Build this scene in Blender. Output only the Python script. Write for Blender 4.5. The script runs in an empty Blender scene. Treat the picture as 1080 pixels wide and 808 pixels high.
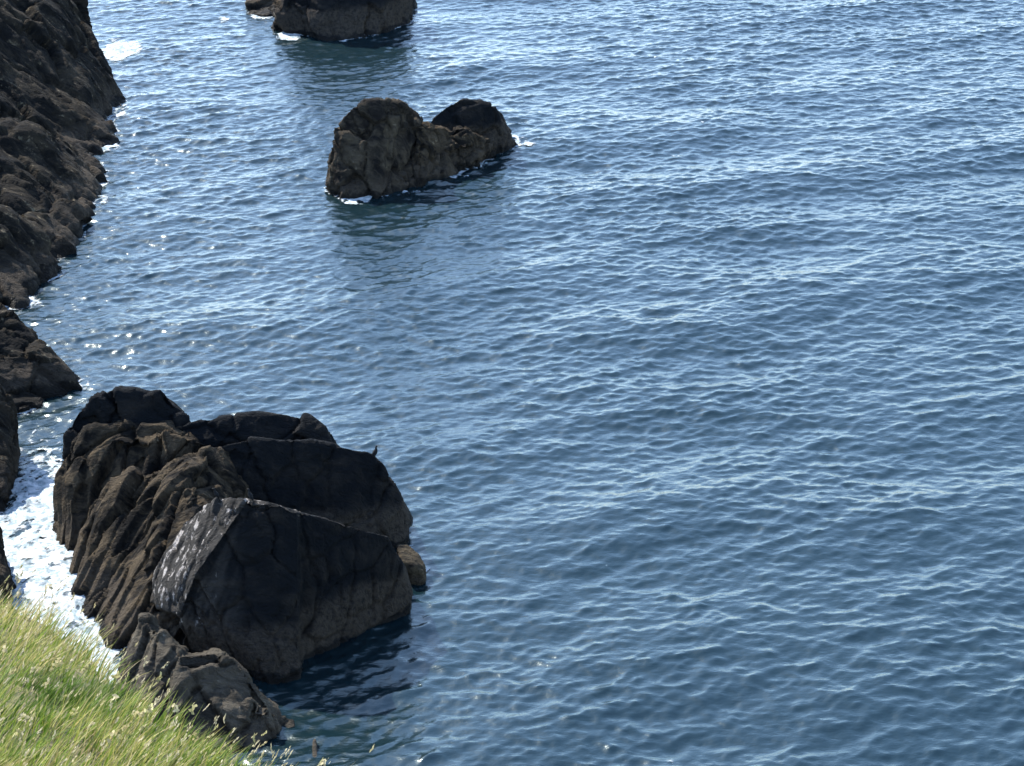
import bpy, bmesh, math, random
import numpy as np
from mathutils import Vector
from mathutils.bvhtree import BVHTree

SEED = 7
random.seed(SEED)
rng = np.random.default_rng(SEED)
scene = bpy.context.scene
COL = scene.collection

# ------------------------------------------------------------------ camera
CAM_H = 70.0
PITCH = math.radians(28.0)
FPX = 2000.0                      # focal length in photo pixels (1080 wide)
cam_d = bpy.data.cameras.new('camera')
cam = bpy.data.objects.new('camera', cam_d)
COL.objects.link(cam)
cam.location = (0, 0, CAM_H)
cam.rotation_euler = (math.pi / 2 - PITCH, 0, 0)
cam_d.sensor_fit = 'HORIZONTAL'
cam_d.sensor_width = 36.0
cam_d.lens = 36.0 * FPX / 1080.0
cam_d.clip_start = 0.1
cam_d.clip_end = 60000
scene.camera = cam
CP, SP = math.cos(PITCH), math.sin(PITCH)


def ray(px, py):
    x = (px - 540.0) / FPX
    y = -(py - 404.0) / FPX
    return np.array([x, CP + y * SP, -SP + y * CP])


def P(px, py, Y):
    """world point on the sight line at horizontal distance Y"""
    d = ray(px, py)
    return np.array([0, 0, CAM_H]) + d * (Y / d[1])


def G(px, py, z=0.0):
    """world point at height z"""
    d = ray(px, py)
    return np.array([0, 0, CAM_H]) + d * ((z - CAM_H) / d[2])


# ------------------------------------------------------------------ noise
PERM = rng.permutation(4096)
GRAD = rng.normal(size=(4096, 3))
GRAD /= np.linalg.norm(GRAD, axis=1)[:, None]
RND = rng.random((4096, 4))


def hsh(i):
    m = 4095
    return PERM[(PERM[(PERM[i[:, 0] & m] + i[:, 1]) & m] + i[:, 2]) & m]


def perlin(p):
    i = np.floor(p).astype(np.int64)
    f = p - i
    u = f * f * f * (f * (f * 6 - 15) + 10)
    out = np.zeros(len(p))
    for c in range(8):
        o = np.array([c & 1, (c >> 1) & 1, (c >> 2) & 1])
        g = GRAD[hsh(i + o)]
        w = np.prod(np.where(o, u, 1 - u), axis=1)
        out += w * np.sum(g * (f - o), axis=1)
    return out * 1.5


def fbm(p, octaves=4, gain=0.5):
    a, s, t = 1.0, 0.0, np.zeros(len(p))
    q = np.array(p, dtype=float)
    for k in range(octaves):
        t += a * perlin(q + 17.3 * k)
        s += a
        a *= gain
        q = q * 2.03
    return t / s


def ridged(p, octaves=4):
    a, s, t = 1.0, 0.0, np.zeros(len(p))
    q = np.array(p, dtype=float)
    for k in range(octaves):
        t += a * (1 - np.abs(perlin(q + 9.1 * k)) * 2)
        s += a
        a *= 0.5
        q = q * 2.1
    return t / s


def voronoi(p):
    i = np.floor(p).astype(np.int64)
    f = p - i
    f1 = np.full(len(p), 9.0)
    f2 = np.full(len(p), 9.0)
    idv = np.zeros(len(p), dtype=np.int64)
    rel = np.zeros((len(p), 3))
    for dx in (-1, 0, 1):
        for dy in (-1, 0, 1):
            for dz in (-1, 0, 1):
                o = np.array([dx, dy, dz])
                h = hsh(i + o)
                dv = f - o - RND[h, :3]
                d = np.linalg.norm(dv, axis=1)
                closer = d < f1
                f2 = np.where(closer, f1, np.minimum(f2, d))
                idv = np.where(closer, h, idv)
                rel = np.where(closer[:, None], dv, rel)
                f1 = np.where(closer, d, f1)
    return f1, f2, RND[idv, 3], np.sum(GRAD[idv] * rel, axis=1)


# ------------------------------------------------------------------ tagging
def tag(o, label=None, cat=None, group=None, kind=None):
    if label:
        o['label'] = label
    if cat:
        o['category'] = cat
    if group:
        o['group'] = group
    if kind:
        o['kind'] = kind
    return o


def empty(name, loc):
    o = bpy.data.objects.new(name, None)
    o.empty_display_size = 1.0
    o.location = loc
    COL.objects.link(o)
    return o


def mesh_np(name, verts, faces, smooth=True):
    """verts Nx3, faces Mx4 (or Mx3) numpy"""
    me = bpy.data.meshes.new(name)
    verts = np.asarray(verts, dtype=np.float32)
    faces = np.asarray(faces, dtype=np.int32)
    k = faces.shape[1]
    me.vertices.add(len(verts))
    me.vertices.foreach_set('co', verts.ravel())
    me.loops.add(faces.size)
    me.loops.foreach_set('vertex_index', faces.ravel())
    me.polygons.add(len(faces))
    me.polygons.foreach_set('loop_start', np.arange(0, faces.size, k, dtype=np.int32))
    me.polygons.foreach_set('loop_total', np.full(len(faces), k, dtype=np.int32))
    me.update(calc_edges=True)
    me.validate()
    if smooth:
        me.polygons.foreach_set('use_smooth', np.ones(len(me.polygons), dtype=bool))
    return me


# ------------------------------------------------------------------ materials
def new_mat(name):
    m = bpy.data.materials.new(name)
    m.use_nodes = True
    nt = m.node_tree
    nt.nodes.clear()
    out = nt.nodes.new('ShaderNodeOutputMaterial')
    b = nt.nodes.new('ShaderNodeBsdfPrincipled')
    nt.links.new(b.outputs[0], out.inputs[0])
    return m, nt, b, out


class NT:
    def __init__(self, nt):
        self.nt = nt

    def n(self, t, **kw):
        x = self.nt.nodes.new(t)
        for k, v in kw.items():
            setattr(x, k, v)
        return x

    def link(self, a, b):
        self.nt.links.new(a, b)

    def noise(self, vec, scale, detail=6, rough=0.6, dist=0.0):
        x = self.n('ShaderNodeTexNoise')
        x.inputs['Scale'].default_value = scale
        x.inputs['Detail'].default_value = detail
        x.inputs['Roughness'].default_value = rough
        x.inputs['Distortion'].default_value = dist
        self.link(vec, x.inputs['Vector'])
        return x.outputs['Fac']

    def step(self, val, a, b):
        x = self.n('ShaderNodeMapRange', interpolation_type='SMOOTHSTEP')
        x.inputs['From Min'].default_value = a
        x.inputs['From Max'].default_value = b
        self.link(val, x.inputs['Value'])
        return x.outputs['Result']

    def math(self, op, a, b):
        x = self.n('ShaderNodeMath', operation=op)
        for k, v in enumerate((a, b)):
            if isinstance(v, (int, float)):
                x.inputs[k].default_value = v
            else:
                self.link(v, x.inputs[k])
        return x.outputs[0]

    def mix(self, fac, a, b):
        x = self.n('ShaderNodeMix', data_type='RGBA')
        self.link(fac, x.inputs[0])
        for k, v in ((6, a), (7, b)):
            if isinstance(v, tuple):
                x.inputs[k].default_value = (*v, 1)
            else:
                self.link(v, x.inputs[k])
        return x.outputs[2]

    def mapped(self, vec, rot=(0, 0, 0), scale=(1, 1, 1)):
        x = self.n('ShaderNodeMapping')
        x.inputs['Rotation'].default_value = rot
        x.inputs['Scale'].default_value = scale
        self.link(vec, x.inputs['Vector'])
        return x.outputs[0]


def rock_material(name, dark, brown, pale, brown_thr=(0.42, 0.62), pale_thr=(0.60, 0.70),
                  band=(0.9, 2.3), scale=1.0):
    m, nt, b, out = new_mat(name)
    h = NT(nt)
    tc = h.n('ShaderNodeTexCoord').outputs['Object']
    # bedding: stretch the texture along the beds
    strat = h.mapped(tc, rot=(math.radians(25), math.radians(-15), 0), scale=(0.35, 1.9, 0.5))
    n1 = h.noise(tc, 0.35 * scale, 8, 0.62, 0.4)
    n2 = h.noise(strat, 1.1 * scale, 8, 0.65, 0.6)
    n3 = h.noise(tc, 3.1 * scale, 7, 0.7)
    mixn = h.math('ADD', h.math('MULTIPLY', n1, 0.45), h.math('MULTIPLY', n2, 0.55))
    col = h.mix(h.step(mixn, *brown_thr), dark, brown)
    pn = h.math('ADD', h.math('MULTIPLY', n2, 0.5), h.math('MULTIPLY', n3, 0.5))
    col = h.mix(h.step(pn, *pale_thr), col, pale)
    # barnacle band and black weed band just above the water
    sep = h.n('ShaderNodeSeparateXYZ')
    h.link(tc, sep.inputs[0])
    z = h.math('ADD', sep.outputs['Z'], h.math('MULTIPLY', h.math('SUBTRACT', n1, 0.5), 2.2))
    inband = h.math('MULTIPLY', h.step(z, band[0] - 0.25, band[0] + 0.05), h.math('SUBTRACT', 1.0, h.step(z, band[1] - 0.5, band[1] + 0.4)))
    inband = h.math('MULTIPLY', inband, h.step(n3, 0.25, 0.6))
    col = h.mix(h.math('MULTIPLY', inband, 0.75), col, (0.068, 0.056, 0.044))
    wet = h.math('SUBTRACT', 1.0, h.step(z, band[0] - 0.45, band[0] - 0.05))
    col = h.mix(h.math('MULTIPLY', wet, 0.9), col, (0.012, 0.011, 0.010))
    # droppings
    at = h.n('ShaderNodeAttribute', attribute_name='guano')
    gs = h.noise(h.mapped(tc, rot=(0.3, -0.4, 0.5), scale=(1.6, 1.6, 0.45)), 1.7, 6, 0.7)
    gm = h.math('MULTIPLY', h.step(h.math('ADD', gs, h.math('MULTIPLY', at.outputs['Fac'], 0.35)), 0.68, 0.82), h.step(at.outputs['Fac'], 0.02, 0.3))
    col = h.mix(h.math('MULTIPLY', h.step(at.outputs['Fac'], 0.0, 0.3), 0.45), col, (0.085, 0.078, 0.07))
    col = h.mix(gm, col, (0.38, 0.35, 0.33))
    h.link(col, b.inputs['Base Color'])
    rg = h.math('SUBTRACT', 0.92, h.math('MULTIPLY', wet, 0.5))
    h.link(rg, b.inputs['Roughness'])
    b.inputs['Specular IOR Level'].default_value = 0.10
    bp = h.n('ShaderNodeBump')
    bp.inputs['Strength'].default_value = 1.0
    bp.inputs['Distance'].default_value = 0.55 / scale
    rn = h.math('ABSOLUTE', h.math('SUBTRACT', h.noise(strat, 3.0 * scale, 5, 0.6, 0.3), 0.5), 0.0)
    hh = h.math('ADD', h.math('MULTIPLY', n3, 0.5), h.math('MULTIPLY', n2, 0.8))
    hh = h.math('SUBTRACT', hh, h.math('MULTIPLY', rn, 0.9))
    hh = h.math('ADD', hh, h.math('MULTIPLY', h.noise(tc, 9.0 * scale, 5, 0.7), 0.2))
    h.link(hh, bp.inputs['Height'])
    h.link(bp.outputs[0], b.inputs['Normal'])
    return m


M_SLAB = rock_material('shaded_slab_rock', (0.007, 0.0085, 0.0105), (0.028, 0.025, 0.022), (0.12, 0.105, 0.08), (0.45, 0.68), (0.63, 0.74), band=(0.7, 3.3))  # shade of the camera-facing slabs, darkness and bluish tint, put into the colour
M_FLANK = rock_material('sunlit_brown_rock', (0.011, 0.010, 0.009), (0.076, 0.058, 0.038), (0.21, 0.165, 0.105), (0.43, 0.58), (0.57, 0.68))  # sunlit version of the rock: lit brown patches and dark crevices painted in
M_GREY = rock_material('grey_brown_rock', (0.011, 0.010, 0.0095), (0.075, 0.061, 0.043), (0.18, 0.16, 0.12), (0.40, 0.62), (0.58, 0.70), band=(0.5, 1.4))
M_CLIFF = rock_material('dark_cliff_rock', (0.008, 0.008, 0.008), (0.044, 0.036, 0.026), (0.19, 0.16, 0.11), (0.43, 0.64), (0.56, 0.66), scale=0.7)  # brown and pale patches paint sunlit lines into the cliff colour

M_OUT = rock_material('pale_grey_rock', (0.028, 0.025, 0.021), (0.10, 0.086, 0.066), (0.26, 0.235, 0.19), (0.36, 0.58), (0.58, 0.70), band=(0.3, 0.9))
M_TAN = rock_material('tan_rock', (0.012, 0.011, 0.010), (0.085, 0.068, 0.045), (0.2, 0.17, 0.12), (0.40, 0.56), (0.58, 0.70), band=(0.3, 0.6))
# ------------------------------------------------------------------ rock builder
NB = np.array([0.25, -0.85, 0.45])
NB /= np.linalg.norm(NB)
B1 = np.cross(NB, [0, 0, 1.0])
B1 /= np.linalg.norm(B1)
B2 = np.cross(NB, B1)
FRAME = np.stack([B1, B2, NB], axis=1)


DD = np.array([-0.29, -0.485, -0.755])
DD /= np.linalg.norm(DD)
FRAME_RIB = np.stack([np.cross(NB, DD), DD, NB], axis=1)


def slab(tops, foot=(), back=(0, 5, -4.5), low=(), drop=True):
    """points of one convex block: tops / low are (px,py,Y), foot is (px,py) on the waterline"""
    T = [P(*t) for t in tops]
    L = [P(*t) for t in low]
    F = [G(*f) for f in foot]
    pts = list(T) + list(L) + list(F)
    bk = [t + np.array(back) for t in T]
    pts += bk
    if drop:
        pts += [np.array([p[0], p[1], -2.0]) for p in bk + F + L]
    return pts


def build_rock(name, hulls, mat, base, voxel=0.16, blk=(0.45, 0.18), low=0.35, fine=0.07,
               crack=0.18, parent=None, guano=None, size=1.0, smooth_it=1, cell=1.0, frame=None, aspect=(1, 1, 1)):
    bm = bmesh.new()
    for pts in hulls:
        vs = [bm.verts.new(p) for p in pts]
        r = bmesh.ops.convex_hull(bm, input=vs)
        dead = [g for g in r['geom_interior'] + r['geom_unused'] if isinstance(g, bmesh.types.BMVert)]
        bmesh.ops.delete(bm, geom=list(set(dead)), context='VERTS')
    bmesh.ops.recalc_face_normals(bm, faces=bm.faces)
    me = bpy.data.meshes.new('tmp')
    bm.to_mesh(me)
    bm.free()
    ob = bpy.data.objects.new('tmp', me)
    COL.objects.link(ob)
    md = ob.modifiers.new('r', 'REMESH')
    md.mode = 'VOXEL'
    md.voxel_size = voxel
    sm = ob.modifiers.new('s', 'SMOOTH')
    sm.iterations = smooth_it
    sm.factor = 0.5
    dg = bpy.context.evaluated_depsgraph_get()
    ev = ob.evaluated_get(dg)
    em = bpy.data.meshes.new_from_object(ev)
    bpy.data.objects.remove(ob)
    n = len(em.vertices)
    co = np.empty(n * 3, dtype=np.float32)
    em.vertices.foreach_get('co', co)
    co = co.reshape(-1, 3).astype(float)
    nr = np.empty(n * 3, dtype=np.float32)
    em.vertices.foreach_get('normal', nr)
    nr = nr.reshape(-1, 3).astype(float)
    # fracture the surface into beds and joints
    q = co @ (FRAME if frame is None else frame) / size / np.array(aspect)
    warp = np.stack([fbm(q / 3.0 + 31 * k, 3) for k in range(3)], axis=1)
    qw = q + warp * np.array([0.9, 0.9, 0.45])
    f1, f2, r1, t1 = voronoi(qw / (np.array([3.2, 4.6, 1.15]) * cell))
    g1, g2, r2, t2 = voronoi(qw / (np.array([1.5, 2.4, 0.5]) * cell) + 5.5)
    nn = q[:, 2] / (0.62 * cell) + 0.9 * fbm(q / 4.5 + 8.1, 3) + 0.25 * fbm(q / 1.1 + 2.7, 2)
    kk = np.floor(nn)
    fr = nn - kk
    ra = RND[(kk.astype(np.int64) * 7 + 11) & 4095, 0]
    rb = RND[((kk.astype(np.int64) + 1) * 7 + 11) & 4095, 0]
    bed = (ra + (rb - ra) * np.clip((fr - 0.82) / 0.18, 0, 1)) - 0.5
    bed = 0.8 * bed * (0.75 + 0.8 * fbm(q / 2.5 + 5.0, 2)) + 0.25 * fbm(qw / (np.array([3.0, 4.0, 0.9]) * cell) + 3.7, 4)
    d = low * fbm(q / 5.0, 3) * 2
    d += blk[0] * (r1 - 0.6) + blk[0] * 0.8 * t1
    d += blk[1] * (r2 - 0.5) * 0.7 + blk[1] * 0.6 * t2
    d += blk[0] * 0.9 * bed
    d -= crack * np.clip(1 - (f2 - f1) / 0.10, 0, 1)
    d += fine * ridged(qw / np.array([1.1, 1.8, 0.28]), 4)
    co = co + nr * (d * size)[:, None]
    base = np.array(base, dtype=float)
    em.vertices.foreach_set('co', (co - base).astype(np.float32).ravel())
    at = em.attributes.new('guano', 'FLOAT', 'POINT')
    if guano is not None:
        at.data.foreach_set('value', guano(co, nr).astype(np.float32))
    em.polygons.foreach_set('use_smooth', np.ones(len(em.polygons), dtype=bool))
    em.update()
    em.materials.clear()
    em.materials.append(mat)
    em.name = name
    o = bpy.data.objects.new(name, em)
    COL.objects.link(o)
    if parent is not None:
        o.parent = parent
    else:
        o.location = base
    return o


# ------------------------------------------------------------------ main sea stack
base0 = G(250, 660)
stack = empty('sea_stack', base0)
tag(stack, 'big dark layered sea rock with white streaks, nearest the grassy bank, filling the lower left', 'sea rock')

DOME = [slab([(68, 457, 112.0), (80, 433, 112.6), (100, 417, 113), (122, 411, 113.2), (165, 414, 113.4), (182, 426, 113.4), (198, 444, 113.2)],
             low=[(66, 480, 111.6), (150, 480, 111.8), (205, 470, 112)], back=(0, 5, -5.0)),
        slab([(152, 418, 113), (168, 411, 113.2), (185, 428, 113.2), (197, 439, 113)], low=[(155, 450, 112.5), (199, 455, 112.5)], back=(0, 2, -3))]
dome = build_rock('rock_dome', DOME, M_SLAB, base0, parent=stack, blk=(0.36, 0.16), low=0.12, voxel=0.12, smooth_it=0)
tag(dome, 'dark domed top of the rock')

RIDGE = [slab([(158, 462, 111.2), (215, 443, 112.3), (268, 436, 112.8), (325, 439, 113), (342, 452, 112.6), (349, 470, 112)],
              low=[(165, 495, 111), (345, 495, 111.6)], back=(0.5, 4.5, -4.2))]
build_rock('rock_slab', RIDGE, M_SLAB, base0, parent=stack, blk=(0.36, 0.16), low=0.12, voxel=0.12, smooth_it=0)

MIDDLE = [slab([(200, 486, 107.3), (228, 470, 107.9), (262, 462, 108.2), (330, 465, 108.6), (393, 478, 109), (405, 490, 109), (418, 515, 109), (428, 540, 109)],
               foot=[(427, 574), (425, 578), (390, 590)], low=[(195, 560, 106), (300, 582, 106.8)], back=(0.3, 4.0, -4.4))]
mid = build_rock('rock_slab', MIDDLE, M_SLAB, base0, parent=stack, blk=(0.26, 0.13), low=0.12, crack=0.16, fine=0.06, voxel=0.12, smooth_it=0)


def flank_guano(co, nr):
    return np.zeros(len(co))


FLANK = [slab([(70, 474, 111.2), (80, 462, 111.6), (100, 449, 111.8), (168, 448, 111.6), (202, 462, 111.0)],
              foot=[(58, 560), (62, 582), (86, 600)], low=[(64, 505, 110.8), (110, 505, 110.2), (190, 525, 109.6)], back=(2, 2.0, -2.4)),
         slab([(97, 477, 110.2), (126, 461, 110.6), (165, 453, 110.8), (200, 463, 110.4)],
              foot=[(64, 578), (90, 600)], low=[(118, 520, 109.2), (195, 530, 109)], back=(2, 2, -2)),
         slab([(122, 516, 107.2), (170, 491, 106.6), (204, 481, 106.2), (222, 470, 107.4)],
              foot=[(64, 582), (88, 606), (91, 640), (108, 668), (140, 692)],
              low=[(168, 605, 99.5), (160, 645, 97.6), (200, 548, 101.2), (190, 520, 103.5)], back=(3, 2.0, -3.4)),
         slab([(62, 540, 110.2), (70, 535, 110.2), (85, 560, 108.5)], foot=[(55, 560), (60, 585), (86, 608), (95, 600)], back=(1.5, 1, -1)),
         slab([(100, 600, 104.5), (135, 590, 103), (95, 630, 102)], foot=[(87, 625), (92, 650), (105, 662), (128, 672)], back=(3, 1.5, -1)),
         slab([(150, 640, 98.0), (196, 652, 97.0)], foot=[(135, 695), (160, 705), (205, 690)], back=(1, 2, -1.0))]
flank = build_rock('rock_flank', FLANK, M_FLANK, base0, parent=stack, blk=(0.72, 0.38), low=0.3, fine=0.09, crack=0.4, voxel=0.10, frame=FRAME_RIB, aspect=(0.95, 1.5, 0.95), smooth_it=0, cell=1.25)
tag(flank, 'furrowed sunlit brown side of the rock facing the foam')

ga, gb, gc, gd = P(205, 540, 99.6), P(262, 526, 97), P(160, 620, 98.5), P(205, 610, 95.6)


def front_guano(co, nr):
    # droppings on the up-sun left face and along the crest
    lf = np.clip(-nr[:, 0] * 1.2 - nr[:, 1] * 0.2 + nr[:, 2] * 0.3 - 0.1, 0, 1)
    leftness = np.clip((P(268, 530, 97)[0] - co[:, 0]) / 2.0, 0, 1)
    a = lf * leftness * np.clip((co[:, 2] - 1.8) / 1.5, 0, 1)
    crest = np.clip((nr[:, 2] - 0.45) * 3, 0, 1) * np.clip((co[:, 2] - 8.6) / 1.0, 0, 1) * 1.2
    q = co @ FRAME_RIB
    st = fbm(q / np.array([0.45, 2.8, 0.5]) + 2.2, 4)
    a = a * np.clip(0.62 + 1.6 * st, 0.04, 1.2)
    sp = np.clip(fbm(co / 0.7 + 4, 3) * 3 + 0.2, 0, 1)
    return np.clip(np.maximum(a * 0.64, crest * 0.8 * sp), 0, 1)


FRONT = [slab([(290, 536, 98.0), (320, 541, 97.9), (350, 549, 98.3), (408, 566, 100), (421, 590, 100.3), (431, 625, 100.4)],
              foot=[(433, 648), (380, 672), (322, 698), (318, 690)], back=(0.3, 3.5, -4.6)),
         slab([(228, 524, 98.4), (262, 527, 97), (296, 532, 96.9), (314, 540, 97.1)],
              foot=[(316, 717), (288, 723), (240, 702), (205, 672)], low=[(205, 606, 95.6), (190, 650, 95.6)], back=(0.3, 3.5, -4.6)),
         slab([(228, 524, 98.4), (262, 527, 97), (195, 549, 99.8), (160, 603, 99), (157, 636, 97.6), (190, 648, 95.4), (206, 606, 95.2)],
              low=[(240, 600, 96.2)], back=(1.5, 3.0, -3.4), drop=False)]
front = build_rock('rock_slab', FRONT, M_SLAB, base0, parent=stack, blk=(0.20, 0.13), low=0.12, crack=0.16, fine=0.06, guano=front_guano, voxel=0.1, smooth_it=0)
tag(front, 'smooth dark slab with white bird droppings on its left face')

# boulder at the right end
bb = G(438, 612)
boulder = build_rock('boulder', [slab([(418, 573, 105.6), (428, 573, 105.6), (440, 583, 105.0), (447, 596, 104.3), (446, 603, 103.6), (436, 597, 103.7), (424, 592, 103.9)],
                     foot=[(448, 611), (440, 616), (424, 612)], back=(0, 0.8, -0.9))], M_TAN, bb, voxel=0.09, blk=(0.16, 0.09), low=0.1, fine=0.05, crack=0.08, size=0.8)
tag(boulder, 'small brown boulder at the water beside the right end of the big dark rock', 'boulder')

# rock outcrop just behind the grass edge
bo = G(230, 770)
OUT = [slab([(186, 690, 90.0), (228, 687, 90.4), (250, 700, 90.0), (270, 716, 89.6), (286, 740, 88.9)],
            foot=[(300, 768), (280, 782), (240, 796), (180, 796)], low=[(195, 740, 88.0)], back=(-0.5, 2.5, -2.8)),
       slab([(148, 657, 92.6), (164, 662, 92.0), (192, 690, 90.6), (136, 690, 91.7)], foot=[(210, 796), (150, 780), (120, 730)], low=[(190, 745, 88.2)], back=(0, 1.8, -2.4)),
       slab([(149, 650, 92.9), (155, 648, 92.9), (164, 672, 92.2)], low=[(148, 690, 92.0)], back=(0.3, 0.6, -1.6)),
       slab([(262, 735, 88.6), (285, 745, 88.3)], foot=[(304, 767), (290, 778), (262, 788)], back=(-0.5, 1.5, -1.5))]
outc = build_rock('rock_outcrop', OUT, M_OUT, bo, voxel=0.12, blk=(0.5, 0.26), low=0.3, fine=0.12, crack=0.22)
tag(outc, 'rugged grey brown rock rising just behind the edge of the grassy bank', 'rock')

# two little pale rocks in the dark water
for nm, lab, hull in (
        ('sea_rock', 'flat little pale rock awash in the dark water beside the grey brown rock',
         [slab([(297, 760, 89.2), (309, 761, 89.2)], foot=[(296, 765), (311, 766), (304, 768)], back=(0, 0.6, -0.3))]),
        ('sea_rock', 'thin upright pale rock sticking out of the dark water near the grass tip',
         [slab([(330, 780, 87.0), (333, 781, 87.0)], foot=[(329, 798), (335, 798), (332, 800)], back=(0, 0.25, -0.1))])):
    c = hull[0][0].copy()
    c[2] = 0
    o = build_rock(nm, hull, M_OUT, c,
                   voxel=0.05, blk=(0.08, 0.04), low=0.05, fine=0.03, crack=0.03, size=0.3, smooth_it=1)
    tag(o, lab, 'rock')

# ------------------------------------------------------------------ middle islet
bi = G(440, 195)
islet = empty('rock_islet', bi)
tag(islet, 'two humped dark rock islet standing alone in open water, upper centre', 'rock islet')
LUMP = [slab([(349, 160, 171.5), (356, 134, 172.5), (372, 114, 173.5), (396, 107, 174), (420, 110, 174.5), (438, 126, 175.5), (447, 142, 176)],
             foot=[(346, 200), (360, 210), (395, 209), (440, 195), (460, 187)], low=[(347, 188, 170.8)], back=(0.5, 5, -3.2)),
        slab([(418, 122, 175.0), (440, 130, 176), (452, 146, 177), (466, 160, 176.5)], foot=[(430, 199), (455, 192), (482, 184)], back=(0.5, 3.5, -2.6)),
        slab([(352, 138, 172.2), (366, 118, 173.2), (384, 108, 173.8), (400, 105, 174.2), (428, 109, 174.8), (434, 118, 175)], low=[(360, 150, 171.6), (425, 150, 173.4)], back=(0.5, 4, -2.8))]
o = build_rock('rock_hump', LUMP, M_GREY, bi, parent=islet, voxel=0.14, blk=(0.42, 0.32), low=0.12, fine=0.11, crack=0.3, smooth_it=0, cell=0.9)
HUMP = [slab([(446, 141, 179.2), (455, 124, 180.0), (470, 111, 180.8), (486, 103, 181.2), (506, 107, 181.3), (523, 114, 181.5), (530, 130, 181.5), (535, 140, 181.3)],
             low=[(450, 165, 179), (530, 150, 180.8)], back=(0.5, 4, -2.6))]
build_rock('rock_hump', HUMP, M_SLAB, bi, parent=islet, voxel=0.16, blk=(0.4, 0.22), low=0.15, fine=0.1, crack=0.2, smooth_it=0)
BLD = [slab([(438, 129, 175.6), (449, 138, 177.2), (466, 143, 177.6), (482, 139, 178.2), (492, 141, 178.2)], foot=[(440, 198), (460, 189), (480, 183), (497, 176)], low=[(440, 165, 173.6)], back=(1, 3, -1.8)),
       slab([(478, 152, 177.0), (498, 141, 178.4), (514, 147, 178.8)], foot=[(470, 187), (500, 176), (522, 166)], back=(1, 3, -1.6)),
       slab([(468, 142, 177.0), (480, 133, 177.8), (490, 134, 177.9), (494, 142, 177.2)], low=[(470, 160, 175.4), (492, 156, 176.2)], back=(0.5, 1.5, -1.0), drop=False)]
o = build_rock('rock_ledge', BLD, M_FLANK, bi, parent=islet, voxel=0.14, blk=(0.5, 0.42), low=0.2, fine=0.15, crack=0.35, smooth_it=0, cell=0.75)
tag(o, 'sunlit brown ledge between the two humps')
TAIL = [slab([(498, 156, 178.6), (515, 150, 180.5), (535, 149, 182.3), (544, 151, 183.3)], foot=[(495, 178), (515, 169), (548, 154)], back=(0, 2, -0.8))]
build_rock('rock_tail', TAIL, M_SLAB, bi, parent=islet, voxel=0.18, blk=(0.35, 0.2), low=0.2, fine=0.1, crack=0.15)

# ------------------------------------------------------------------ far rock at the top and its neighbour
bf = G(360, 38)
far = build_rock('sea_stack', [slab([(300, 0, 221.5), (322, -48, 223), (360, -66, 224), (412, -55, 225.5), (428, -20, 226), (431, 8, 226)],
                 foot=[(287, 29), (345, 44), (400, 38), (431, 27)], back=(0.5, 7, -4)),
                 slab([(294, 10, 221.3), (300, -5, 221.6), (312, -15, 222)], foot=[(286, 30), (318, 38)], back=(2, 5, -2))],
                 M_SLAB, bf, voxel=0.22, blk=(0.5, 0.22), low=0.35, fine=0.1, crack=0.2)
tag(far, 'dark blocky sea rock cut by the top edge with a white splash at its foot', 'sea rock')
bn = G(275, 14)
nb = build_rock('sea_rock', [slab([(261, -20, 236), (285, -30, 237), (305, -30, 239)], foot=[(260, 15), (290, 17), (305, 14)], back=(0, 5, -3))],
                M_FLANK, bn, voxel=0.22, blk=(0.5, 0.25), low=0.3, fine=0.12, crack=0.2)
tag(nb, 'reddish brown rock at the top edge, left of the dark blocky sea rock', 'sea rock')

# ------------------------------------------------------------------ cliff on the left
W = lambda *a: np.array(a, dtype=float)
bc = W(-60, 175, 0)
K1 = slab([(86, -12, 210), (40, -60, 209), (-40, -70, 200), (100, 52, 204), (113, 84, 201), (126, 104, 198)],
          foot=[(129, 109), (119, 128), (116, 150)], low=[(90, 140, 186), (0, 160, 172), (-60, 150, 170)], back=(-6, 10, -5))
K2 = slab([(-60, 125, 168), (0, 132, 169), (35, 142, 170.5), (62, 162, 172), (85, 190, 171.5), (91, 215, 167)],
          foot=[(117, 153), (97, 190), (91, 243), (52, 290), (20, 322), (-60, 335)], back=(-4, 8, -2))
K2b = slab([(-40, 230, 152), (0, 225, 153), (40, 240, 155)], foot=[(60, 282), (22, 320), (-60, 345)], back=(-3, 8, -2))
K1b = slab([(84, 120, 190), (102, 112, 193), (120, 128, 192.5)], foot=[(121, 150), (112, 160), (85, 200)], back=(-4, 6, -3))
K0 = [W(-62, 190, 13), W(-70, 165, 12), W(-80, 150, 9), W(-58, 214, 13), W(-75, 235, 14), W(-150, 240, 22), W(-150, 150, 20), W(-100, 170, 20), W(-95, 210, 20),
      W(-60, 152, -2), W(-55, 225, -2), W(-70, 245, -2), W(-150, 255, -2), W(-150, 135, -2), W(-80, 138, -2)]
K1c = slab([(100, 70, 200.5), (112, 86, 200), (126, 98, 198.6), (133, 107, 197.4)], foot=[(133, 114), (124, 128), (105, 142)], low=[(95, 110, 195)], back=(-3, 4, -2.5))
cliff = build_rock('cliff', [K1, K2, K2b, K1b, K0, K1c], M_CLIFF, bc, voxel=0.28, blk=(0.62, 0.3), low=0.5, fine=0.12, crack=0.3, size=1.6, cell=1.5)
tag(cliff, 'tall dark sea cliff with pale streaks at the left edge', kind='structure')

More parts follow.
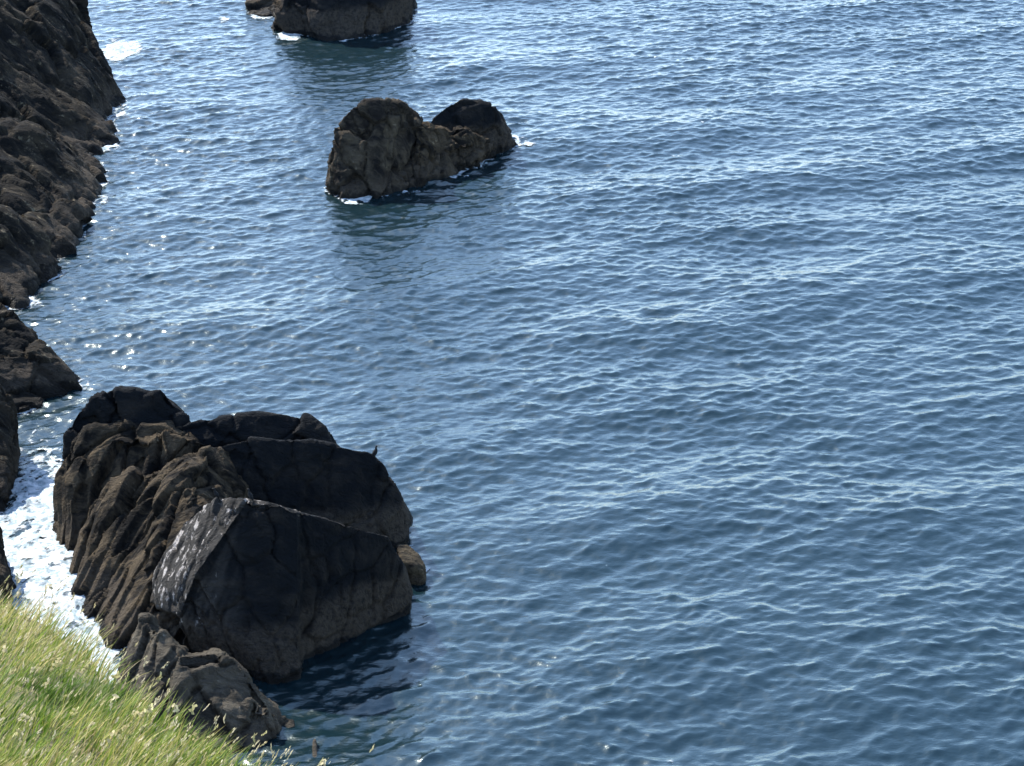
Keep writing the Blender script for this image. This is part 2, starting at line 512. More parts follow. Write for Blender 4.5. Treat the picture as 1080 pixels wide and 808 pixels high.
bp_ = G(40, 425)
pt = build_rock('rocky_point', [slab([(-30, 312, 134.5), (8, 327, 134.5), (30, 348, 133.4), (57, 381, 131.6), (78, 399, 131.2)],
                foot=[(88, 406), (70, 417), (50, 426), (15, 433), (-60, 445)], back=(-2, 4, -2.6))],
                M_CLIFF, bp_, voxel=0.17, blk=(0.6, 0.3), low=0.4, fine=0.13, crack=0.3)
tag(pt, 'low dark wedge of rock pointing into the water below the tall cliff', 'rock point')
bs = G(0, 540)
sh = build_rock('shore_rock', [slab([(-50, 380, 120), (0, 405, 120), (13, 421, 119.5), (17, 440, 119), (17, 482, 118.2), (9, 515, 117)], foot=[(13, 500), (2, 545), (-80, 570)], back=(-2, 3, -3)),
                slab([(-40, 530, 105), (-3, 556, 105), (6, 580, 104.5), (12, 606, 104), (14, 640, 103.5)], foot=[(17, 655), (0, 680), (-60, 690)], back=(-1, 2.5, -2.5))],
                M_CLIFF, bs, voxel=0.14, blk=(0.5, 0.25), low=0.3, fine=0.12, crack=0.2)
tag(sh, 'dark rock wall at the left edge along the foaming channel', 'rock')

# ------------------------------------------------------------------ sea
RES = 0.17
N = 2048
L = N * RES
kx = np.fft.fftfreq(N, d=RES) * 2 * np.pi
KX, KY = np.meshgrid(kx, kx, indexing='ij')
K = np.hypot(KX, KY)
K[0, 0] = 1e-6
th = math.radians(106)
cosd = (KX * math.cos(th) + KY * math.sin(th)) / K
peak = 2 * np.pi / 3.8
spec = K ** -3.4 * np.exp(-(peak / K) ** 2) * (0.10 + np.abs(cosd) ** 4) * np.exp(-(K * 0.062) ** 2)
s2 = K ** -4.0 * np.exp(-((K - 2 * np.pi / 13.0) / 0.16) ** 2) * np.abs(cosd) ** 8
spec[0, 0] = 0


def field(sp, seed):
    r = np.random.default_rng(seed)
    a = (r.normal(size=(N, N)) + 1j * r.normal(size=(N, N))) * np.sqrt(sp)
    return a


A = field(spec, 11)
hgt = np.fft.ifft2(A).real
sx = np.fft.ifft2(1j * KX * A).real
sy = np.fft.ifft2(1j * KY * A).real
slope = math.sqrt((sx ** 2 + sy ** 2).mean())
SLOPE = 0.215
A *= SLOPE / slope
Bw = field(s2, 12)
sl2 = math.sqrt((np.fft.ifft2(1j * K * Bw).real ** 2).mean())
A += Bw * (0.055 / sl2)
hgt = np.fft.ifft2(A).real
dx = np.fft.ifft2(-1j * KX / K * A).real
dy = np.fft.ifft2(-1j * KY / K * A).real
X0, X1, Y0, Y1 = -78.0, 82.0, 74.0, 256.0
nx = int((X1 - X0) / RES)
ny = int((Y1 - Y0) / RES)
gx = X0 + np.arange(nx) * RES
gy = Y0 + np.arange(ny) * RES
GX, GY = np.meshgrid(gx, gy, indexing='ij')
pp = np.stack([GX.ravel() / 26.0, GY.ravel() / 40.0, np.zeros(GX.size)], axis=1)
gust = np.clip(0.97 + 0.85 * fbm(pp, 4), 0.45, 1.5).reshape(GX.shape)
edge = np.minimum.reduce([GX - X0, X1 - GX, GY - Y0, Y1 - GY])
fade = np.clip(edge / 4.0, 0, 1) * gust
H_ = hgt[:nx, :ny] * fade
VX = GX - 0.75 * dx[:nx, :ny] * fade
VY = GY - 0.75 * dy[:nx, :ny] * fade
verts = np.stack([VX.ravel(), VY.ravel(), H_.ravel()], axis=1)
ii = np.arange(nx * ny).reshape(nx, ny)
faces = np.stack([ii[:-1, :-1].ravel(), ii[1:, :-1].ravel(), ii[1:, 1:].ravel(), ii[:-1, 1:].ravel()], axis=1)
# outer sea out to the horizon
FAR = 30000.0
x1e, y1e = gx[-1], gy[-1]
c = [(-FAR, -FAR), (FAR, -FAR), (FAR, FAR), (-FAR, FAR), (X0, Y0), (x1e, Y0), (x1e, y1e), (X0, y1e)]
nb0 = len(verts)
verts = np.vstack([verts, [(a, b, 0.0) for a, b in c]])
of = np.array([[0, 1, 5, 4], [1, 2, 6, 5], [2, 3, 7, 6], [3, 0, 4, 7]]) + nb0
faces = np.vstack([faces, of])
sea_me = mesh_np('sea', verts, faces)
sea = bpy.data.objects.new('sea', sea_me)
COL.objects.link(sea)
tag(sea, 'rippled blue sea filling the view', kind='structure')

m, nt, b, out = new_mat('sea_water')
h = NT(nt)
geo = h.n('ShaderNodeNewGeometry').outputs['Position']
b.inputs['Base Color'].default_value = (0.0022, 0.0090, 0.0122, 1)
b.inputs['Roughness'].default_value = 0.19
b.inputs['IOR'].default_value = 1.66
b.inputs['Specular Tint'].default_value = (0.84, 1.0, 0.97, 1)
mp = h.mapped(geo, rot=(0, 0, math.radians(-14)), scale=(0.6, 1.15, 1))
r1 = h.noise(mp, 2.2, 4, 0.6, 0.3)
bp = h.n('ShaderNodeBump')
bp.inputs['Strength'].default_value = 0.5
bp.inputs['Distance'].default_value = 0.10
h.link(r1, bp.inputs['Height'])
h.link(bp.outputs[0], b.inputs['Normal'])
sea_me.materials.append(m)


def water_h(x, y):
    i = np.clip(((x - X0) / RES).astype(int), 0, nx - 1)
    j = np.clip(((y - Y0) / RES).astype(int), 0, ny - 1)
    return H_[i, j]


# ------------------------------------------------------------------ foam
def in_poly(x, y, poly):
    ins = np.zeros(x.shape, dtype=bool)
    n_ = len(poly)
    for k in range(n_):
        xa, ya = poly[k]
        xb, yb = poly[(k + 1) % n_]
        cr = ((ya > y) != (yb > y)) & (x < (xb - xa) * (y - ya) / (yb - ya + 1e-12) + xa)
        ins ^= cr
    return ins


fm, nt, b, out = new_mat('foam')
h = NT(nt)
geo = h.n('ShaderNodeNewGeometry').outputs['Position']
fn = h.noise(geo, 1.6, 6, 0.65, 0.5)
fc = h.mix(h.step(fn, 0.38, 0.62), (0.13, 0.18, 0.20), (0.42, 0.44, 0.45))
h.link(fc, b.inputs['Base Color'])
b.inputs['Roughness'].default_value = 0.8
bp = h.n('ShaderNodeBump')
bp.inputs['Distance'].default_value = 0.15
bp.inputs['Strength'].default_value = 0.7
h.link(h.noise(geo, 4.0, 5, 0.65), bp.inputs['Height'])
h.link(bp.outputs[0], b.inputs['Normal'])

at = h.n('ShaderNodeAttribute', attribute_name='cover')
tr = h.n('ShaderNodeBsdfTransparent')
mx = h.n('ShaderNodeMixShader')
fine_n = h.noise(geo, 6.0, 4, 0.7)
h.link(h.step(h.math('ADD', at.outputs['Fac'], h.math('MULTIPLY', h.math('SUBTRACT', fine_n, 0.5), 0.5)), 0.05, 0.85), mx.inputs[0])
h.link(tr.outputs[0], mx.inputs[1])
h.link(b.outputs[0], mx.inputs[2])
h.link(mx.outputs[0], out.inputs[0])

FV, FF, FC = [], [], []


def foam_cells(x0, x1, y0, y1, res, dens):
    """grid cells of foam where dens(x,y) beats a noise threshold"""
    global FV, FF
    xs = np.arange(x0, x1, res)
    ys = np.arange(y0, y1, res)
    X, Y = np.meshgrid(xs, ys, indexing='ij')
    x, y = X.ravel(), Y.ravel()
    p = np.stack([x / 1.5, y / 1.9, np.zeros_like(x)], axis=1)
    wv = fbm(p * 0.8 + 3.3, 3)
    nse = 0.5 + 0.5 * (0.65 * ridged(p + wv[:, None] * 0.9, 5) * 2 - 0.55 + 0.5 * fbm(p * 2.3, 4) + 0.55 * fbm(p * np.array([5.0, 9.0, 1]) + 2, 3))
    ex = (nse + dens(x, y) - 0.93)
    keep = (ex > 0).reshape(X.shape)
    cov = np.clip(ex / 0.30, 0, 1).reshape(X.shape)
    z = (water_h(x, y) + 0.05 + 0.05 * fbm(p * 3, 3)).reshape(X.shape)
    ids = -np.ones(X.shape, dtype=int)
    cell = keep[:-1, :-1]
    need = np.zeros(X.shape, dtype=bool)
    need[:-1, :-1] |= cell
    need[1:, :-1] |= cell
    need[1:, 1:] |= cell
    need[:-1, 1:] |= cell
    off = sum(len(v) for v in FV)
    ids[need] = off + np.arange(need.sum())
    # jitter so that cell edges do not read as squares
    jx = (rng.random(X.shape) - 0.5) * res * 0.6
    jy = (rng.random(X.shape) - 0.5) * res * 0.6
    FC.append(cov[need])
    FV.append(np.stack([(X + jx)[need], (Y + jy)[need], z[need]], axis=1))
    a, b_, c_, d_ = ids[:-1, :-1][cell], ids[1:, :-1][cell], ids[1:, 1:][cell], ids[:-1, 1:][cell]
    FF.append(np.stack([a, b_, c_, d_], axis=1))


chan_px = [(14, 432), (62, 440), (66, 500), (66, 560), (95, 605), (100, 645), (125, 680), (130, 720), (60, 760), (-40, 740), (-40, 600), (-20, 560), (-10, 500)]
chan = [tuple(G(*q)[:2]) for q in chan_px]
yA, yB = G(30, 440)[1], G(30, 520)[1]


def chan_d(x, y):
    t = np.clip((yA - y) / (yA - yB), 0, 1)
    d = 0.16 + 0.50 * t
    return np.where(in_poly(x, y, chan), d, -9)


cx = [q[0] for q in chan]
cy = [q[1] for q in chan]
foam_cells(min(cx), max(cx), min(cy), max(cy), 0.09, chan_d)


def patch(px, py, rx, ry, k):
    c_ = G(px, py)
    ax = abs(G(px + rx, py)[0] - c_[0])
    ay = abs(G(px, py - ry)[1] - G(px, py + ry)[1]) / 2
    foam_cells(c_[0] - ax * 1.4, c_[0] + ax * 1.4, c_[1] - ay * 1.4, c_[1] + ay * 1.4, 0.08,
               lambda x, y: k * 1.25 * (1 - np.sqrt(((x - c_[0]) / ax) ** 2 + ((y - c_[1]) / ay) ** 2)) - 0.1)


for a in ((128, 53, 28, 14, 1.5), (118, 42, 18, 12, 0.5), (121, 142, 9, 8, 0.8), (107, 194, 14, 10, 0.7), (236, 19, 12, 5, 0.8),
          (276, 15, 20, 6, 1.2), (306, 38, 24, 7, 1.2), (376, 209, 30, 8, 1.1), (372, 214, 18, 4, 0.9), (430, 202, 40, 5, 0.5), (480, 186, 25, 5, 0.5), (558, 155, 14, 5, 0.75),
          (92, 405, 7, 5, 0.9), (700, 803, 34, 9, 0.42), (705, 802, 12, 5, 0.6), (433, 580, 8, 6, 0.6), (450, 603, 8, 8, 0.6),  # the two bottom centre patches imitate a sun glint with foam flecks
          (640, 597, 5, 3, 0.5), (690, 62, 6, 3, 0.5), (715, 164, 22, 4, 0.42), (742, 133, 10, 3, 0.42), (655, 655, 6, 3, 0.45), (110, 215, 8, 8, 0.55), (105, 170, 8, 8, 0.5)):
    patch(*a)
# broken fringe of foam where the swell works at the rock feet
from mathutils.kdtree import KDTree


def fringe(objs, reach, k, res=0.1):
    wl = []
    for o in objs:
        basis = np.array(o.parent.location if o.parent else o.location)
        v = np.empty(len(o.data.vertices) * 3, dtype=np.float32)
        o.data.vertices.foreach_get('co', v)
        v = v.reshape(-1, 3) + basis
        wl.append(v[np.abs(v[:, 2]) < 0.22])
    wl = np.vstack(wl)
    wl = wl[(wl[:, 0] > X0 + 3) & (wl[:, 1] > Y0 + 3)]
    kd = KDTree(len(wl))
    for i_, p_ in enumerate(wl):
        kd.insert((p_[0], p_[1], 0), i_)
    kd.balance()

    def dens(x, y):
        mod = fbm(np.stack([x / 4.0, y / 4.0, x * 0 + 1.5], axis=1), 2)
        out_ = np.full(len(x), -9.0)
        for i_ in range(len(x)):
            d_ = kd.find((x[i_], y[i_], 0))[2]
            if d_ < reach:
                out_[i_] = k * (1 - d_ / reach) + 0.5 * mod[i_]
        return out_
    foam_cells(wl[:, 0].min() - reach, wl[:, 0].max() + reach, wl[:, 1].min() - reach, wl[:, 1].max() + reach, res, dens)


fringe([flank], 1.1, 0.45)
fringe([c_ for c_ in islet.children], 1.2, 0.45)
fringe([far, nb], 1.2, 0.4, 0.12)
fringe([cliff], 1.2, 0.38, 0.15)
fringe([pt, sh], 1.0, 0.4, 0.12)
fo = bpy.data.objects.new('sea_foam', mesh_np('sea_foam', np.vstack(FV), np.vstack(FF)))  # also holds the bottom centre flecks that imitate sun glint
ca = fo.data.attributes.new('cover', 'FLOAT', 'POINT')
ca.data.foreach_set('value', np.concatenate(FC).astype(np.float32))
fo.data.materials.append(fm)
COL.objects.link(fo)
tag(fo, 'white surf foam in the channel and around the rocks, with flecks imitating sun glint', kind='stuff')

# ------------------------------------------------------------------ hillside with grass
def ground_z(x, Y):
    z = 55.6 + 0.40 * (20 - Y) - 0.15 * (x + 5)
    z = z + np.where(Y < 10, 0.43 * (10 - Y), 0)
    return z


def on_ground(px, py):
    lo, hi = 5.0, 40.0
    d = ray(px, py)
    for _ in range(60):
        mY = (lo + hi) / 2
        q = P(px, py, mY)
        if q[2] > ground_z(q[0], q[1]):
            lo = mY
        else:
            hi = mY
    return P(px, py, lo)


edge_px = [(-260, 560), (-120, 612), (-40, 634), (0, 645), (50, 655), (85, 680), (125, 724), (180, 770), (240, 806), (310, 844), (370, 885)]
E = [on_ground(*q) for q in edge_px]
E = [W(-60, 34, ground_z(-60, 34)), W(-30, 29, ground_z(-30, 29)), W(-16, 26, ground_z(-16, 26))] + E
last = E[-1]
E += [W(-1.6, 9.5, 0), W(-0.6, 6, 0), W(1.5, 2, 0), W(5, -2, 0), W(16, -8, 0), W(50, -20, 0)]
E = np.array([[e[0], e[1]] for e in E])
# resample the edge
seg = np.r_[0, np.cumsum(np.hypot(*np.diff(E, axis=0).T))]
s = np.concatenate([np.linspace(0, seg[2], 40, endpoint=False), np.linspace(seg[2], seg[-3], 160, endpoint=False), np.linspace(seg[-3], seg[-1], 30)])
EX, EY = np.interp(s, seg, E[:, 0]), np.interp(s, seg, E[:, 1])
wob = perlin(np.stack([s / 1.3, s * 0 + 3, s * 0], axis=1)) * 0.22
tx, ty = np.gradient(EX), np.gradient(EY)
tl = np.hypot(tx, ty)
nxn, nyn = -ty / tl, tx / tl           # points to the outer (sea) side
EX, EY = EX + nxn * wob, EY + nyn * wob
rows = []
for t in (60, 40, 25, 16, 12, 9, 7, 5.5, 4.4, 3.4, 2.6, 1.9, 1.3, 0.8, 0.4, 0.15, 0.0):
    x, y = EX - t * 0.75, EY - t * 0.66
    z = ground_z(x, y)
    z = np.where(y < -2, ground_z(x, y * 0 - 2) + (-2 - y) * 0.05, z)
    z = z + 0.12 * perlin(np.stack([x / 1.6, y / 1.6, z * 0], axis=1)) - (0.12 if t == 0 else 0)
    rows.append(np.stack([x, y, z], axis=1))
top = rows[-1]
for o_, dz in ((0.12, -0.5), (0.2, -1.3), (0.1, -3), (-0.3, -7), (0.4, -14), (0.8, -25), (1.5, -40), (3.0, -70)):
    p = top + np.stack([nxn * o_, nyn * o_, np.full(len(s), dz)], axis=1)
    p[:, 0] += perlin(p / 2.5) * min(1.0, -dz * 0.12)
    p[:, 2] = np.maximum(p[:, 2], -2)
    rows.append(p)
HV = np.vstack(rows)
nr_, ns_ = len(rows), len(s)
idx = np.arange(nr_ * ns_).reshape(nr_, ns_)
HF = np.stack([idx[:-1, :-1].ravel(), idx[:-1, 1:].ravel(), idx[1:, 1:].ravel(), idx[1:, :-1].ravel()], axis=1)
hill = bpy.data.objects.new('hillside', mesh_np('hillside', HV, HF[:, ::-1]))
COL.objects.link(hill)
tag(hill, 'steep grassy bank in the lower left corner', kind='structure')
m, nt, b, out = new_mat('bank_soil')
h = NT(nt)
geo = h.n('ShaderNodeNewGeometry')
n1 = h.noise(geo.outputs['Position'], 1.4, 6)
col = h.mix(h.step(n1, 0.35, 0.65), (0.05, 0.06, 0.015), (0.11, 0.09, 0.045))
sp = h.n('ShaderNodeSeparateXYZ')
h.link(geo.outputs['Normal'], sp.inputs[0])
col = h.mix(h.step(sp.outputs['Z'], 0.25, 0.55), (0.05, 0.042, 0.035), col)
h.link(col, b.inputs['Base Color'])
b.inputs['Roughness'].default_value = 0.95
hill.data.materials.append(m)

edge_poly = [(x, y) for x, y in zip(EX, EY)] + [(EX[-1] - 60, EY[-1] - 60), (-90, -60), (-90, 34)]
hill_bvh = BVHTree.FromPolygons([Vector(v) for v in HV], [list(map(int, f)) for f in HF])


def scatter(n_, x0, x1, y0, y1):
    x = rng.uniform(x0, x1, n_)
    y = rng.uniform(y0, y1, n_)
    k = in_poly(x, y, edge_poly)
    x, y = x[k], y[k]
    z = np.array([(hill_bvh.ray_cast(Vector((a, b_, 90)), Vector((0, 0, -1)))[0] or Vector((0, 0, -99)))[2] for a, b_ in zip(x, y)])
    k = z > 40
    return np.stack([x[k], y[k], z[k]], axis=1)


dead_c = on_ground(130, 712)
lush_c = on_ground(75, 745)


def blades(pts, lmin, lmax, width, droop, palette, lean=(0.55, 0.15), segs=4):
    n_ = len(pts)
    clump = fbm(np.c_[pts[:, :2] / 0.5, np.zeros(n_)], 2)
    big = fbm(np.c_[pts[:, :2] / 1.8 + 7, np.zeros(n_)], 2)
    ln = rng.uniform(lmin, lmax, n_) * np.clip(1 + 1.1 * clump, 0.35, 2)
    az = rng.uniform(0, 2 * np.pi, n_)
    tilt = rng.uniform(0.05, 0.5, n_)
    dir0 = np.stack([np.cos(az) * tilt + lean[0] * 0.6, np.sin(az) * tilt + lean[1], np.ones(n_)], axis=1)
    wind = np.stack([np.full(n_, lean[0]) + 0.35 * clump + rng.normal(0, 0.25, n_), np.full(n_, lean[1]) + 0.3 * big + rng.normal(0, 0.25, n_), np.full(n_, -0.15)], axis=1) * droop
    wdir = np.stack([np.cos(az + 1.57), np.sin(az + 1.57), np.zeros(n_)], axis=1)
    V = np.zeros((n_, (segs + 1) * 2, 3))
    p = pts.copy()
    d = dir0 / np.linalg.norm(dir0, axis=1)[:, None]
    w0 = width * rng.uniform(0.6, 1.3, n_)
    for k in range(segs + 1):
        t = k / segs
        w = w0 * (1 - 0.92 * t ** 1.6)
        V[:, 2 * k] = p - wdir * (w / 2)[:, None]
        V[:, 2 * k + 1] = p + wdir * (w / 2)[:, None]
        d = d + wind * (0.9 / segs)
        d = d / np.linalg.norm(d, axis=1)[:, None]
        p = p + d * (ln / segs)[:, None]
    base_i = (np.arange(n_) * (segs + 1) * 2)[:, None]
    F = np.concatenate([base_i + np.array([2 * k, 2 * k + 1, 2 * k + 3, 2 * k + 2]) for k in range(segs)], axis=0)
    pal = np.array(palette)
    # straw share varies over the bank: a dead patch near the rock, a lush patch below it
    dd = np.exp(-((pts[:, 0] - dead_c[0]) ** 2 + (pts[:, 1] - dead_c[1]) ** 2) / 0.35)
    lu = np.exp(-((pts[:, 0] - lush_c[0]) ** 2 + (pts[:, 1] - lush_c[1]) ** 2) / 1.6)
    u = rng.random(n_) * 0.7 + 0.45 * big + 0.45 * clump + 0.55 * dd - 0.45 * lu + 0.10
    ci = np.clip((u * len(pal)).astype(int), 0, len(pal) - 1)
    colr = 0.85 * pal[ci] * rng.uniform(0.75, 1.25, n_)[:, None]
    # green blades ripen to straw at the tip
    tt = np.repeat(np.linspace(0, 1, segs + 1) ** 1.5, 2)[None, :, None] * rng.uniform(0.0, 0.42, n_)[:, None, None]
    C = (colr[:, None, :] * (1 - tt) + np.array([0.36, 0.31, 0.14]) * tt).reshape(-1, 3)
    return V.reshape(-1, 3), F, C, p


def leaf_mat(name, trans):
    m, nt, b, out = new_mat(name)
    h = NT(nt)
    at = h.n('ShaderNodeAttribute', attribute_name='tint')
    h.link(at.outputs['Color'], b.inputs['Base Color'])
    b.inputs['Roughness'].default_value = 0.6
    b.inputs['Specular IOR Level'].default_value = 0.3
    t = h.n('ShaderNodeBsdfTranslucent')
    h.link(at.outputs['Color'], t.inputs['Color'])
    mx = h.n('ShaderNodeMixShader')
    mx.inputs[0].default_value = trans
    h.link(b.outputs[0], mx.inputs[1])
    h.link(t.outputs[0], mx.inputs[2])
    h.link(mx.outputs[0], out.inputs[0])
    return m


def grass_obj(name, V, F, C, mat, label):
    me = mesh_np(name, V, F)
    ca = me.color_attributes.new('tint', 'FLOAT_COLOR', 'POINT')
    ca.data.foreach_set('color', np.c_[C, np.ones(len(C))].astype(np.float32).ravel())
    me.materials.append(mat)
    o = bpy.data.objects.new(name, me)
    COL.objects.link(o)
    tag(o, label, kind='stuff')
    return o


ML = leaf_mat('grass_blade', 0.45)
pal = [(0.055, 0.12, 0.010), (0.10, 0.19, 0.016), (0.16, 0.24, 0.03), (0.25, 0.28, 0.05), (0.36, 0.32, 0.10), (0.46, 0.39, 0.17), (0.54, 0.45, 0.26)]
pts = scatter(100000, -12, 1, 9.5, 24)
gap = fbm(np.c_[pts[:, :2] / 0.38 + 3.0, np.zeros(len(pts))], 2) + 0.25 * fbm(np.c_[pts[:, :2] / 1.3, np.zeros(len(pts))], 2)
pts = pts[rng.random(len(pts)) < np.clip(0.72 + 2.2 * gap, 0.10, 1)]
V, F, C, _ = blades(pts, 0.18, 0.48, 0.015, 1.0, pal)
grass_obj('grass', V, F, C, ML, 'long windblown green and straw coloured grass on the bank')
# broad leaves low in the turf
pts = scatter(2600, -12, 1, 9.5, 24)
V, F, C, _ = blades(pts, 0.10, 0.26, 0.05, 1.4, [(0.05, 0.10, 0.015), (0.07, 0.13, 0.02), (0.11, 0.15, 0.03), (0.20, 0.14, 0.07)])
grass_obj('broad_leaves', V, F, C, ML, 'broad dark leaves low among the grass')
# flowering stalks with pale seed heads
pts = scatter(4800, -12, 1, 9.5, 24)
V, F, C, tips = blades(pts, 0.3, 0.55, 0.008, 1.0, [(0.30, 0.26, 0.11), (0.40, 0.34, 0.18), (0.45, 0.38, 0.22)])
HVs, HFs, HCs = [V], [F], [C]
off = len(V)
for t in tips:
    k = 10
    big_h = random.random() < 0.08
    ax = Vector((0.5 + random.gauss(0, 0.2), 0.1 + random.gauss(0, 0.2), 0.8)).normalized()
    ln = random.uniform(0.06, 0.13) * (1.0 if not big_h else 0.8)
    sp_ = 0.009 if not big_h else 0.036
    c_ = np.array(random.choice([(0.42, 0.36, 0.2), (0.5, 0.44, 0.28), (0.36, 0.33, 0.16), (0.50, 0.44, 0.30)]))
    for q in range(k):
        o_ = np.array(ax) * ln * (q / k - 0.5) + np.random.default_rng(off).normal(0, sp_ * 0.6, 3)
        a1 = np.array([random.gauss(0, 1), random.gauss(0, 1), random.gauss(0, 1)])
        a1 /= np.linalg.norm(a1)
        a2 = np.array(ax) * 0.022
        a1 = a1 * sp_ * 0.9
        cpt = t + o_
        HVs.append(np.array([cpt - a1, cpt - a2, cpt + a1, cpt + a2]))
        HFs.append(np.array([[off, off + 1, off + 2, off + 3]]))
        HCs.append(np.repeat(c_[None] * random.uniform(0.8, 1.2), 4, axis=0))
        off += 4
grass_obj('seed_heads', np.vstack(HVs), np.vstack(HFs), np.vstack(HCs), leaf_mat('seed_head', 0.3), 'pale seed heads standing above the grass')

# ------------------------------------------------------------------ seabirds
mb, nt, b, out = new_mat('black_plumage')
h = NT(nt)
tc = h.n('ShaderNodeTexCoord').outputs['Object']
h.link(h.mix(h.step(h.noise(tc, 14, 4), 0.4, 0.7), (0.008, 0.009, 0.011), (0.022, 0.022, 0.022)), b.inputs['Base Color'])
b.inputs['Roughness'].default_value = 0.7
b.inputs['Specular IOR Level'].default_value = 0.1
mk, nt, b, out = new_mat('horn_beak')
h = NT(nt)
h.link(h.mix(h.noise(h.n('ShaderNodeTexCoord').outputs['Object'], 20, 3), (0.015, 0.014, 0.012), (0.03, 0.028, 0.022)), b.inputs['Base Color'])
mg, nt, b, out = new_mat('pale_plumage')
h = NT(nt)
h.link(h.mix(h.step(h.noise(h.n('ShaderNodeTexCoord').outputs['Object'], 12, 3), 0.4, 0.6), (0.30, 0.29, 0.28), (0.5, 0.49, 0.47)), b.inputs['Base Color'])


def tube(bm, path, radii, seg=12, squash=1.0):
    rings = []
    n_ = len(path)
    for k in range(n_):
        t = (Vector(path[min(k + 1, n_ - 1)]) - Vector(path[max(k - 1, 0)])).normalized()
        sx_ = Vector((0, 1, 0))
        if abs(t.dot(sx_)) > 0.95:
            sx_ = Vector((1, 0, 0))
        u = t.cross(sx_).normalized()
        v = t.cross(u).normalized()
        rings.append([bm.verts.new(Vector(path[k]) + u * (math.cos(a) * radii[k]) + v * (math.sin(a) * radii[k] * squash))
                      for a in (2 * math.pi * q / seg for q in range(seg))])
    for a, c_ in zip(rings[:-1], rings[1:]):
        for q in range(seg):
            bm.faces.new((a[q], a[(q + 1) % seg], c_[(q + 1) % seg], c_[q]))
    bm.faces.new(rings[0][::-1])
    bm.faces.new(rings[-1])


def bm_obj(name, bm, mat, parent=None):
    bmesh.ops.recalc_face_normals(bm, faces=bm.faces)
    me = bpy.data.meshes.new(name)
    bm.to_mesh(me)
    bm.free()
    for p in me.polygons:
        p.use_smooth = True
    me.materials.append(mat)
    o = bpy.data.objects.new(name, me)
    COL.objects.link(o)
    o.parent = parent
    return o


def seabird(loc, rot, label, scale=1.0, plumage=None, pose='upright'):
    root = empty('seabird', loc)
    root.rotation_euler = (0, 0, rot)
    root.scale = (scale,) * 3
    tag(root, label, 'bird', 'seabirds resting on the big dark rock')
    bm = bmesh.new()
    if pose == 'upright':
        path = [(-0.20, 0, 0.03), (-0.15, 0, 0.10), (-0.09, 0, 0.20), (-0.02, 0, 0.31), (0.03, 0, 0.42), (0.06, 0, 0.51), (0.05, 0, 0.59), (0.06, 0, 0.66), (0.10, 0, 0.695), (0.145, 0, 0.70)]
        rad = [0.03, 0.08, 0.13, 0.15, 0.12, 0.075, 0.052, 0.05, 0.055, 0.028]
        beak = [(0.14, 0, 0.70), (0.19, 0, 0.705), (0.225, 0, 0.695)]
    else:
        path = [(-0.34, 0, 0.14), (-0.26, 0, 0.18), (-0.14, 0, 0.24), (0.0, 0, 0.30), (0.12, 0, 0.37), (0.20, 0, 0.44), (0.26, 0, 0.50), (0.32, 0, 0.55), (0.37, 0, 0.575), (0.41, 0, 0.575)]
        rad = [0.04, 0.10, 0.155, 0.17, 0.14, 0.085, 0.06, 0.055, 0.058, 0.03]
        beak = [(0.40, 0, 0.575), (0.45, 0, 0.58), (0.49, 0, 0.57)]
    tube(bm, path, rad, squash=0.85)
    bm_obj('body', bm, plumage or mb, root)
    bm = bmesh.new()
    tube(bm, beak, [0.018, 0.012, 0.004], seg=8)
    bm_obj('beak', bm, mk, root)
    for sgn in (-1, 1):
        bm = bmesh.new()
        w = [Vector(path[4]), Vector(path[3]), Vector(path[2]), Vector(path[1])]
        off_ = Vector((0, sgn * 0.085, 0))
        tube(bm, [w[0] + off_, w[1] + off_ * 1.15, w[2] + off_ * 1.05, w[3] + off_ * 0.6, Vector(path[0]) + Vector((-0.05, sgn * 0.02, 0))], [0.03, 0.07, 0.065, 0.04, 0.012], seg=10, squash=0.4)
        bm_obj('wing', bm, plumage or mb, root)
        bm = bmesh.new()
        hip = Vector(path[2]) + Vector((0.04, sgn * 0.06, -0.04))
        tube(bm, [hip, Vector((hip.x + 0.01, sgn * 0.06, 0.03)), Vector((hip.x + 0.02, sgn * 0.06, -0.03)), Vector((hip.x + 0.11, sgn * 0.07, -0.035))], [0.03, 0.016, 0.016, 0.012], seg=8)
        bm_obj('leg', bm, mk, root)
    return root


def bvh_of(*objs):
    vs, fs = [], []
    for o in objs:
        basis = Vector(o.parent.location if o.parent else o.location)
        off_ = len(vs)
        vs += [v.co + basis for v in o.data.vertices]
        fs += [[i + off_ for i in p.vertices] for p in o.data.polygons]
    return BVHTree.FromPolygons(vs, fs)


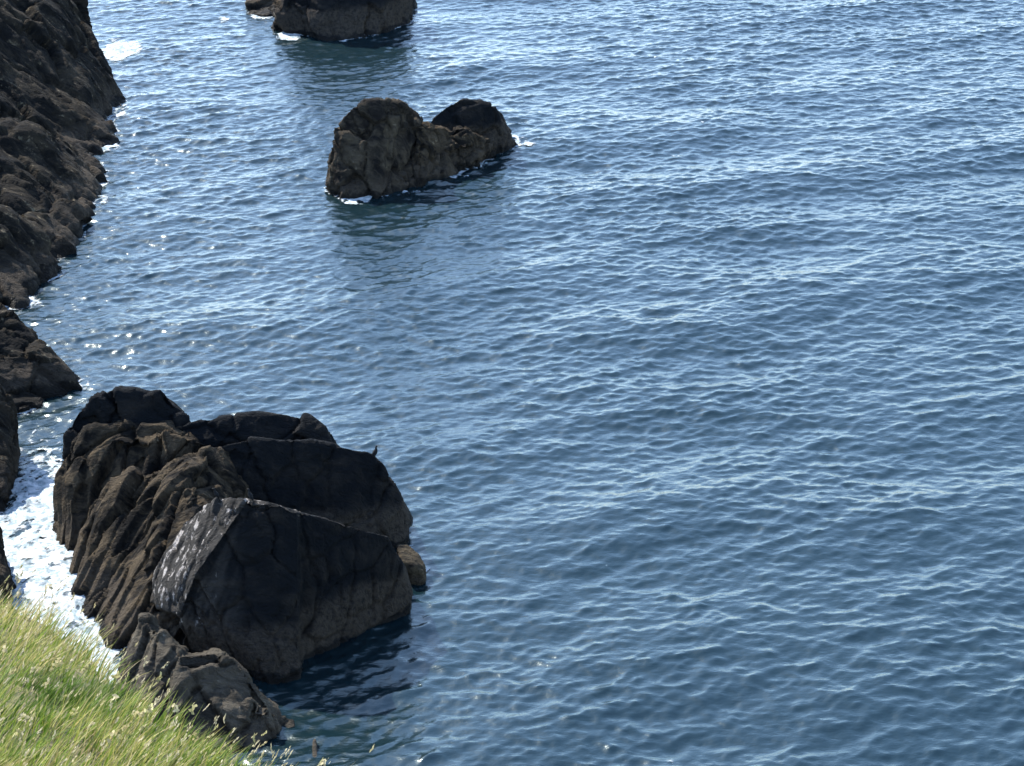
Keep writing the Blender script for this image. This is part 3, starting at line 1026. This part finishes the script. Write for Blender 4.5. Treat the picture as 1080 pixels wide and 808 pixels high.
def stand(bvh, px, py):
    """highest rock surface right under the spot"""
    d = Vector(ray(px, py)).normalized()
    for dpy in range(0, 30):
        d = Vector(ray(px, py + dpy)).normalized()
        hit = bvh.ray_cast(Vector((0, 0, CAM_H)), d, 140)
        if hit[0] is not None:
            best = hit[0]
            for oy in (-0.2, 0.0, 0.15, 0.3, 0.5, 0.7):
                up = bvh.ray_cast(hit[0] + Vector((0, oy, 3)), Vector((0, 0, -1)), 6)
                if up[0] is not None and up[0].z > best.z:
                    best = up[0]
            return best
    return None


bm_mid = bvh_of(mid)
bm_front = bvh_of(front)
p1 = stand(bm_mid, 396, 476)
if p1:
    seabird(p1, 0.5, 'black seabird standing at the right tip of the rock crest against the water', 1.15)
p2 = stand(bm_front, 264, 527)
if p2:
    seabird(p2, 2.6, 'dark seabird standing upright beside the white droppings on the middle crest', 1.0)
p3 = stand(bm_front, 228, 524)
if p3:
    seabird(p3, 3.0, 'small dark seabird at the left end of the white streaked crest', 0.9)

# ------------------------------------------------------------------ light
AZ = math.radians(-43)      # from straight ahead (+Y) towards the left
EL = math.radians(47)
sd = Vector((math.sin(AZ) * math.cos(EL), math.cos(AZ) * math.cos(EL), math.sin(EL)))
sl = bpy.data.lights.new('sun', 'SUN')
sl.energy = 3.4
sl.angle = math.radians(0.53)
sl.color = (1.0, 0.95, 0.86)
so = bpy.data.objects.new('sun', sl)
so.rotation_euler = sd.to_track_quat('Z', 'Y').to_euler()
so.location = sd * 300
COL.objects.link(so)
wd = bpy.data.worlds.new('World')
scene.world = wd
wd.use_nodes = True
nt = wd.node_tree
bg = nt.nodes['Background']
sky = nt.nodes.new('ShaderNodeTexSky')
sky.sky_type = 'NISHITA'
sky.sun_disc = False
sky.sun_elevation = EL
sky.sun_rotation = AZ
sky.altitude = 50
sky.air_density = 0.9
sky.dust_density = 0.25
sky.ozone_density = 0.35
nt.links.new(sky.outputs[0], bg.inputs[0])
bg.inputs[1].default_value = 0.15

vs = scene.view_settings
vs.view_transform = 'Standard'
vs.look = 'None'
vs.exposure = 2.0
vs.gamma = 1.0
scene.render.engine = 'CYCLES'
scene.cycles.max_bounces = 6
scene.cycles.use_denoising = True
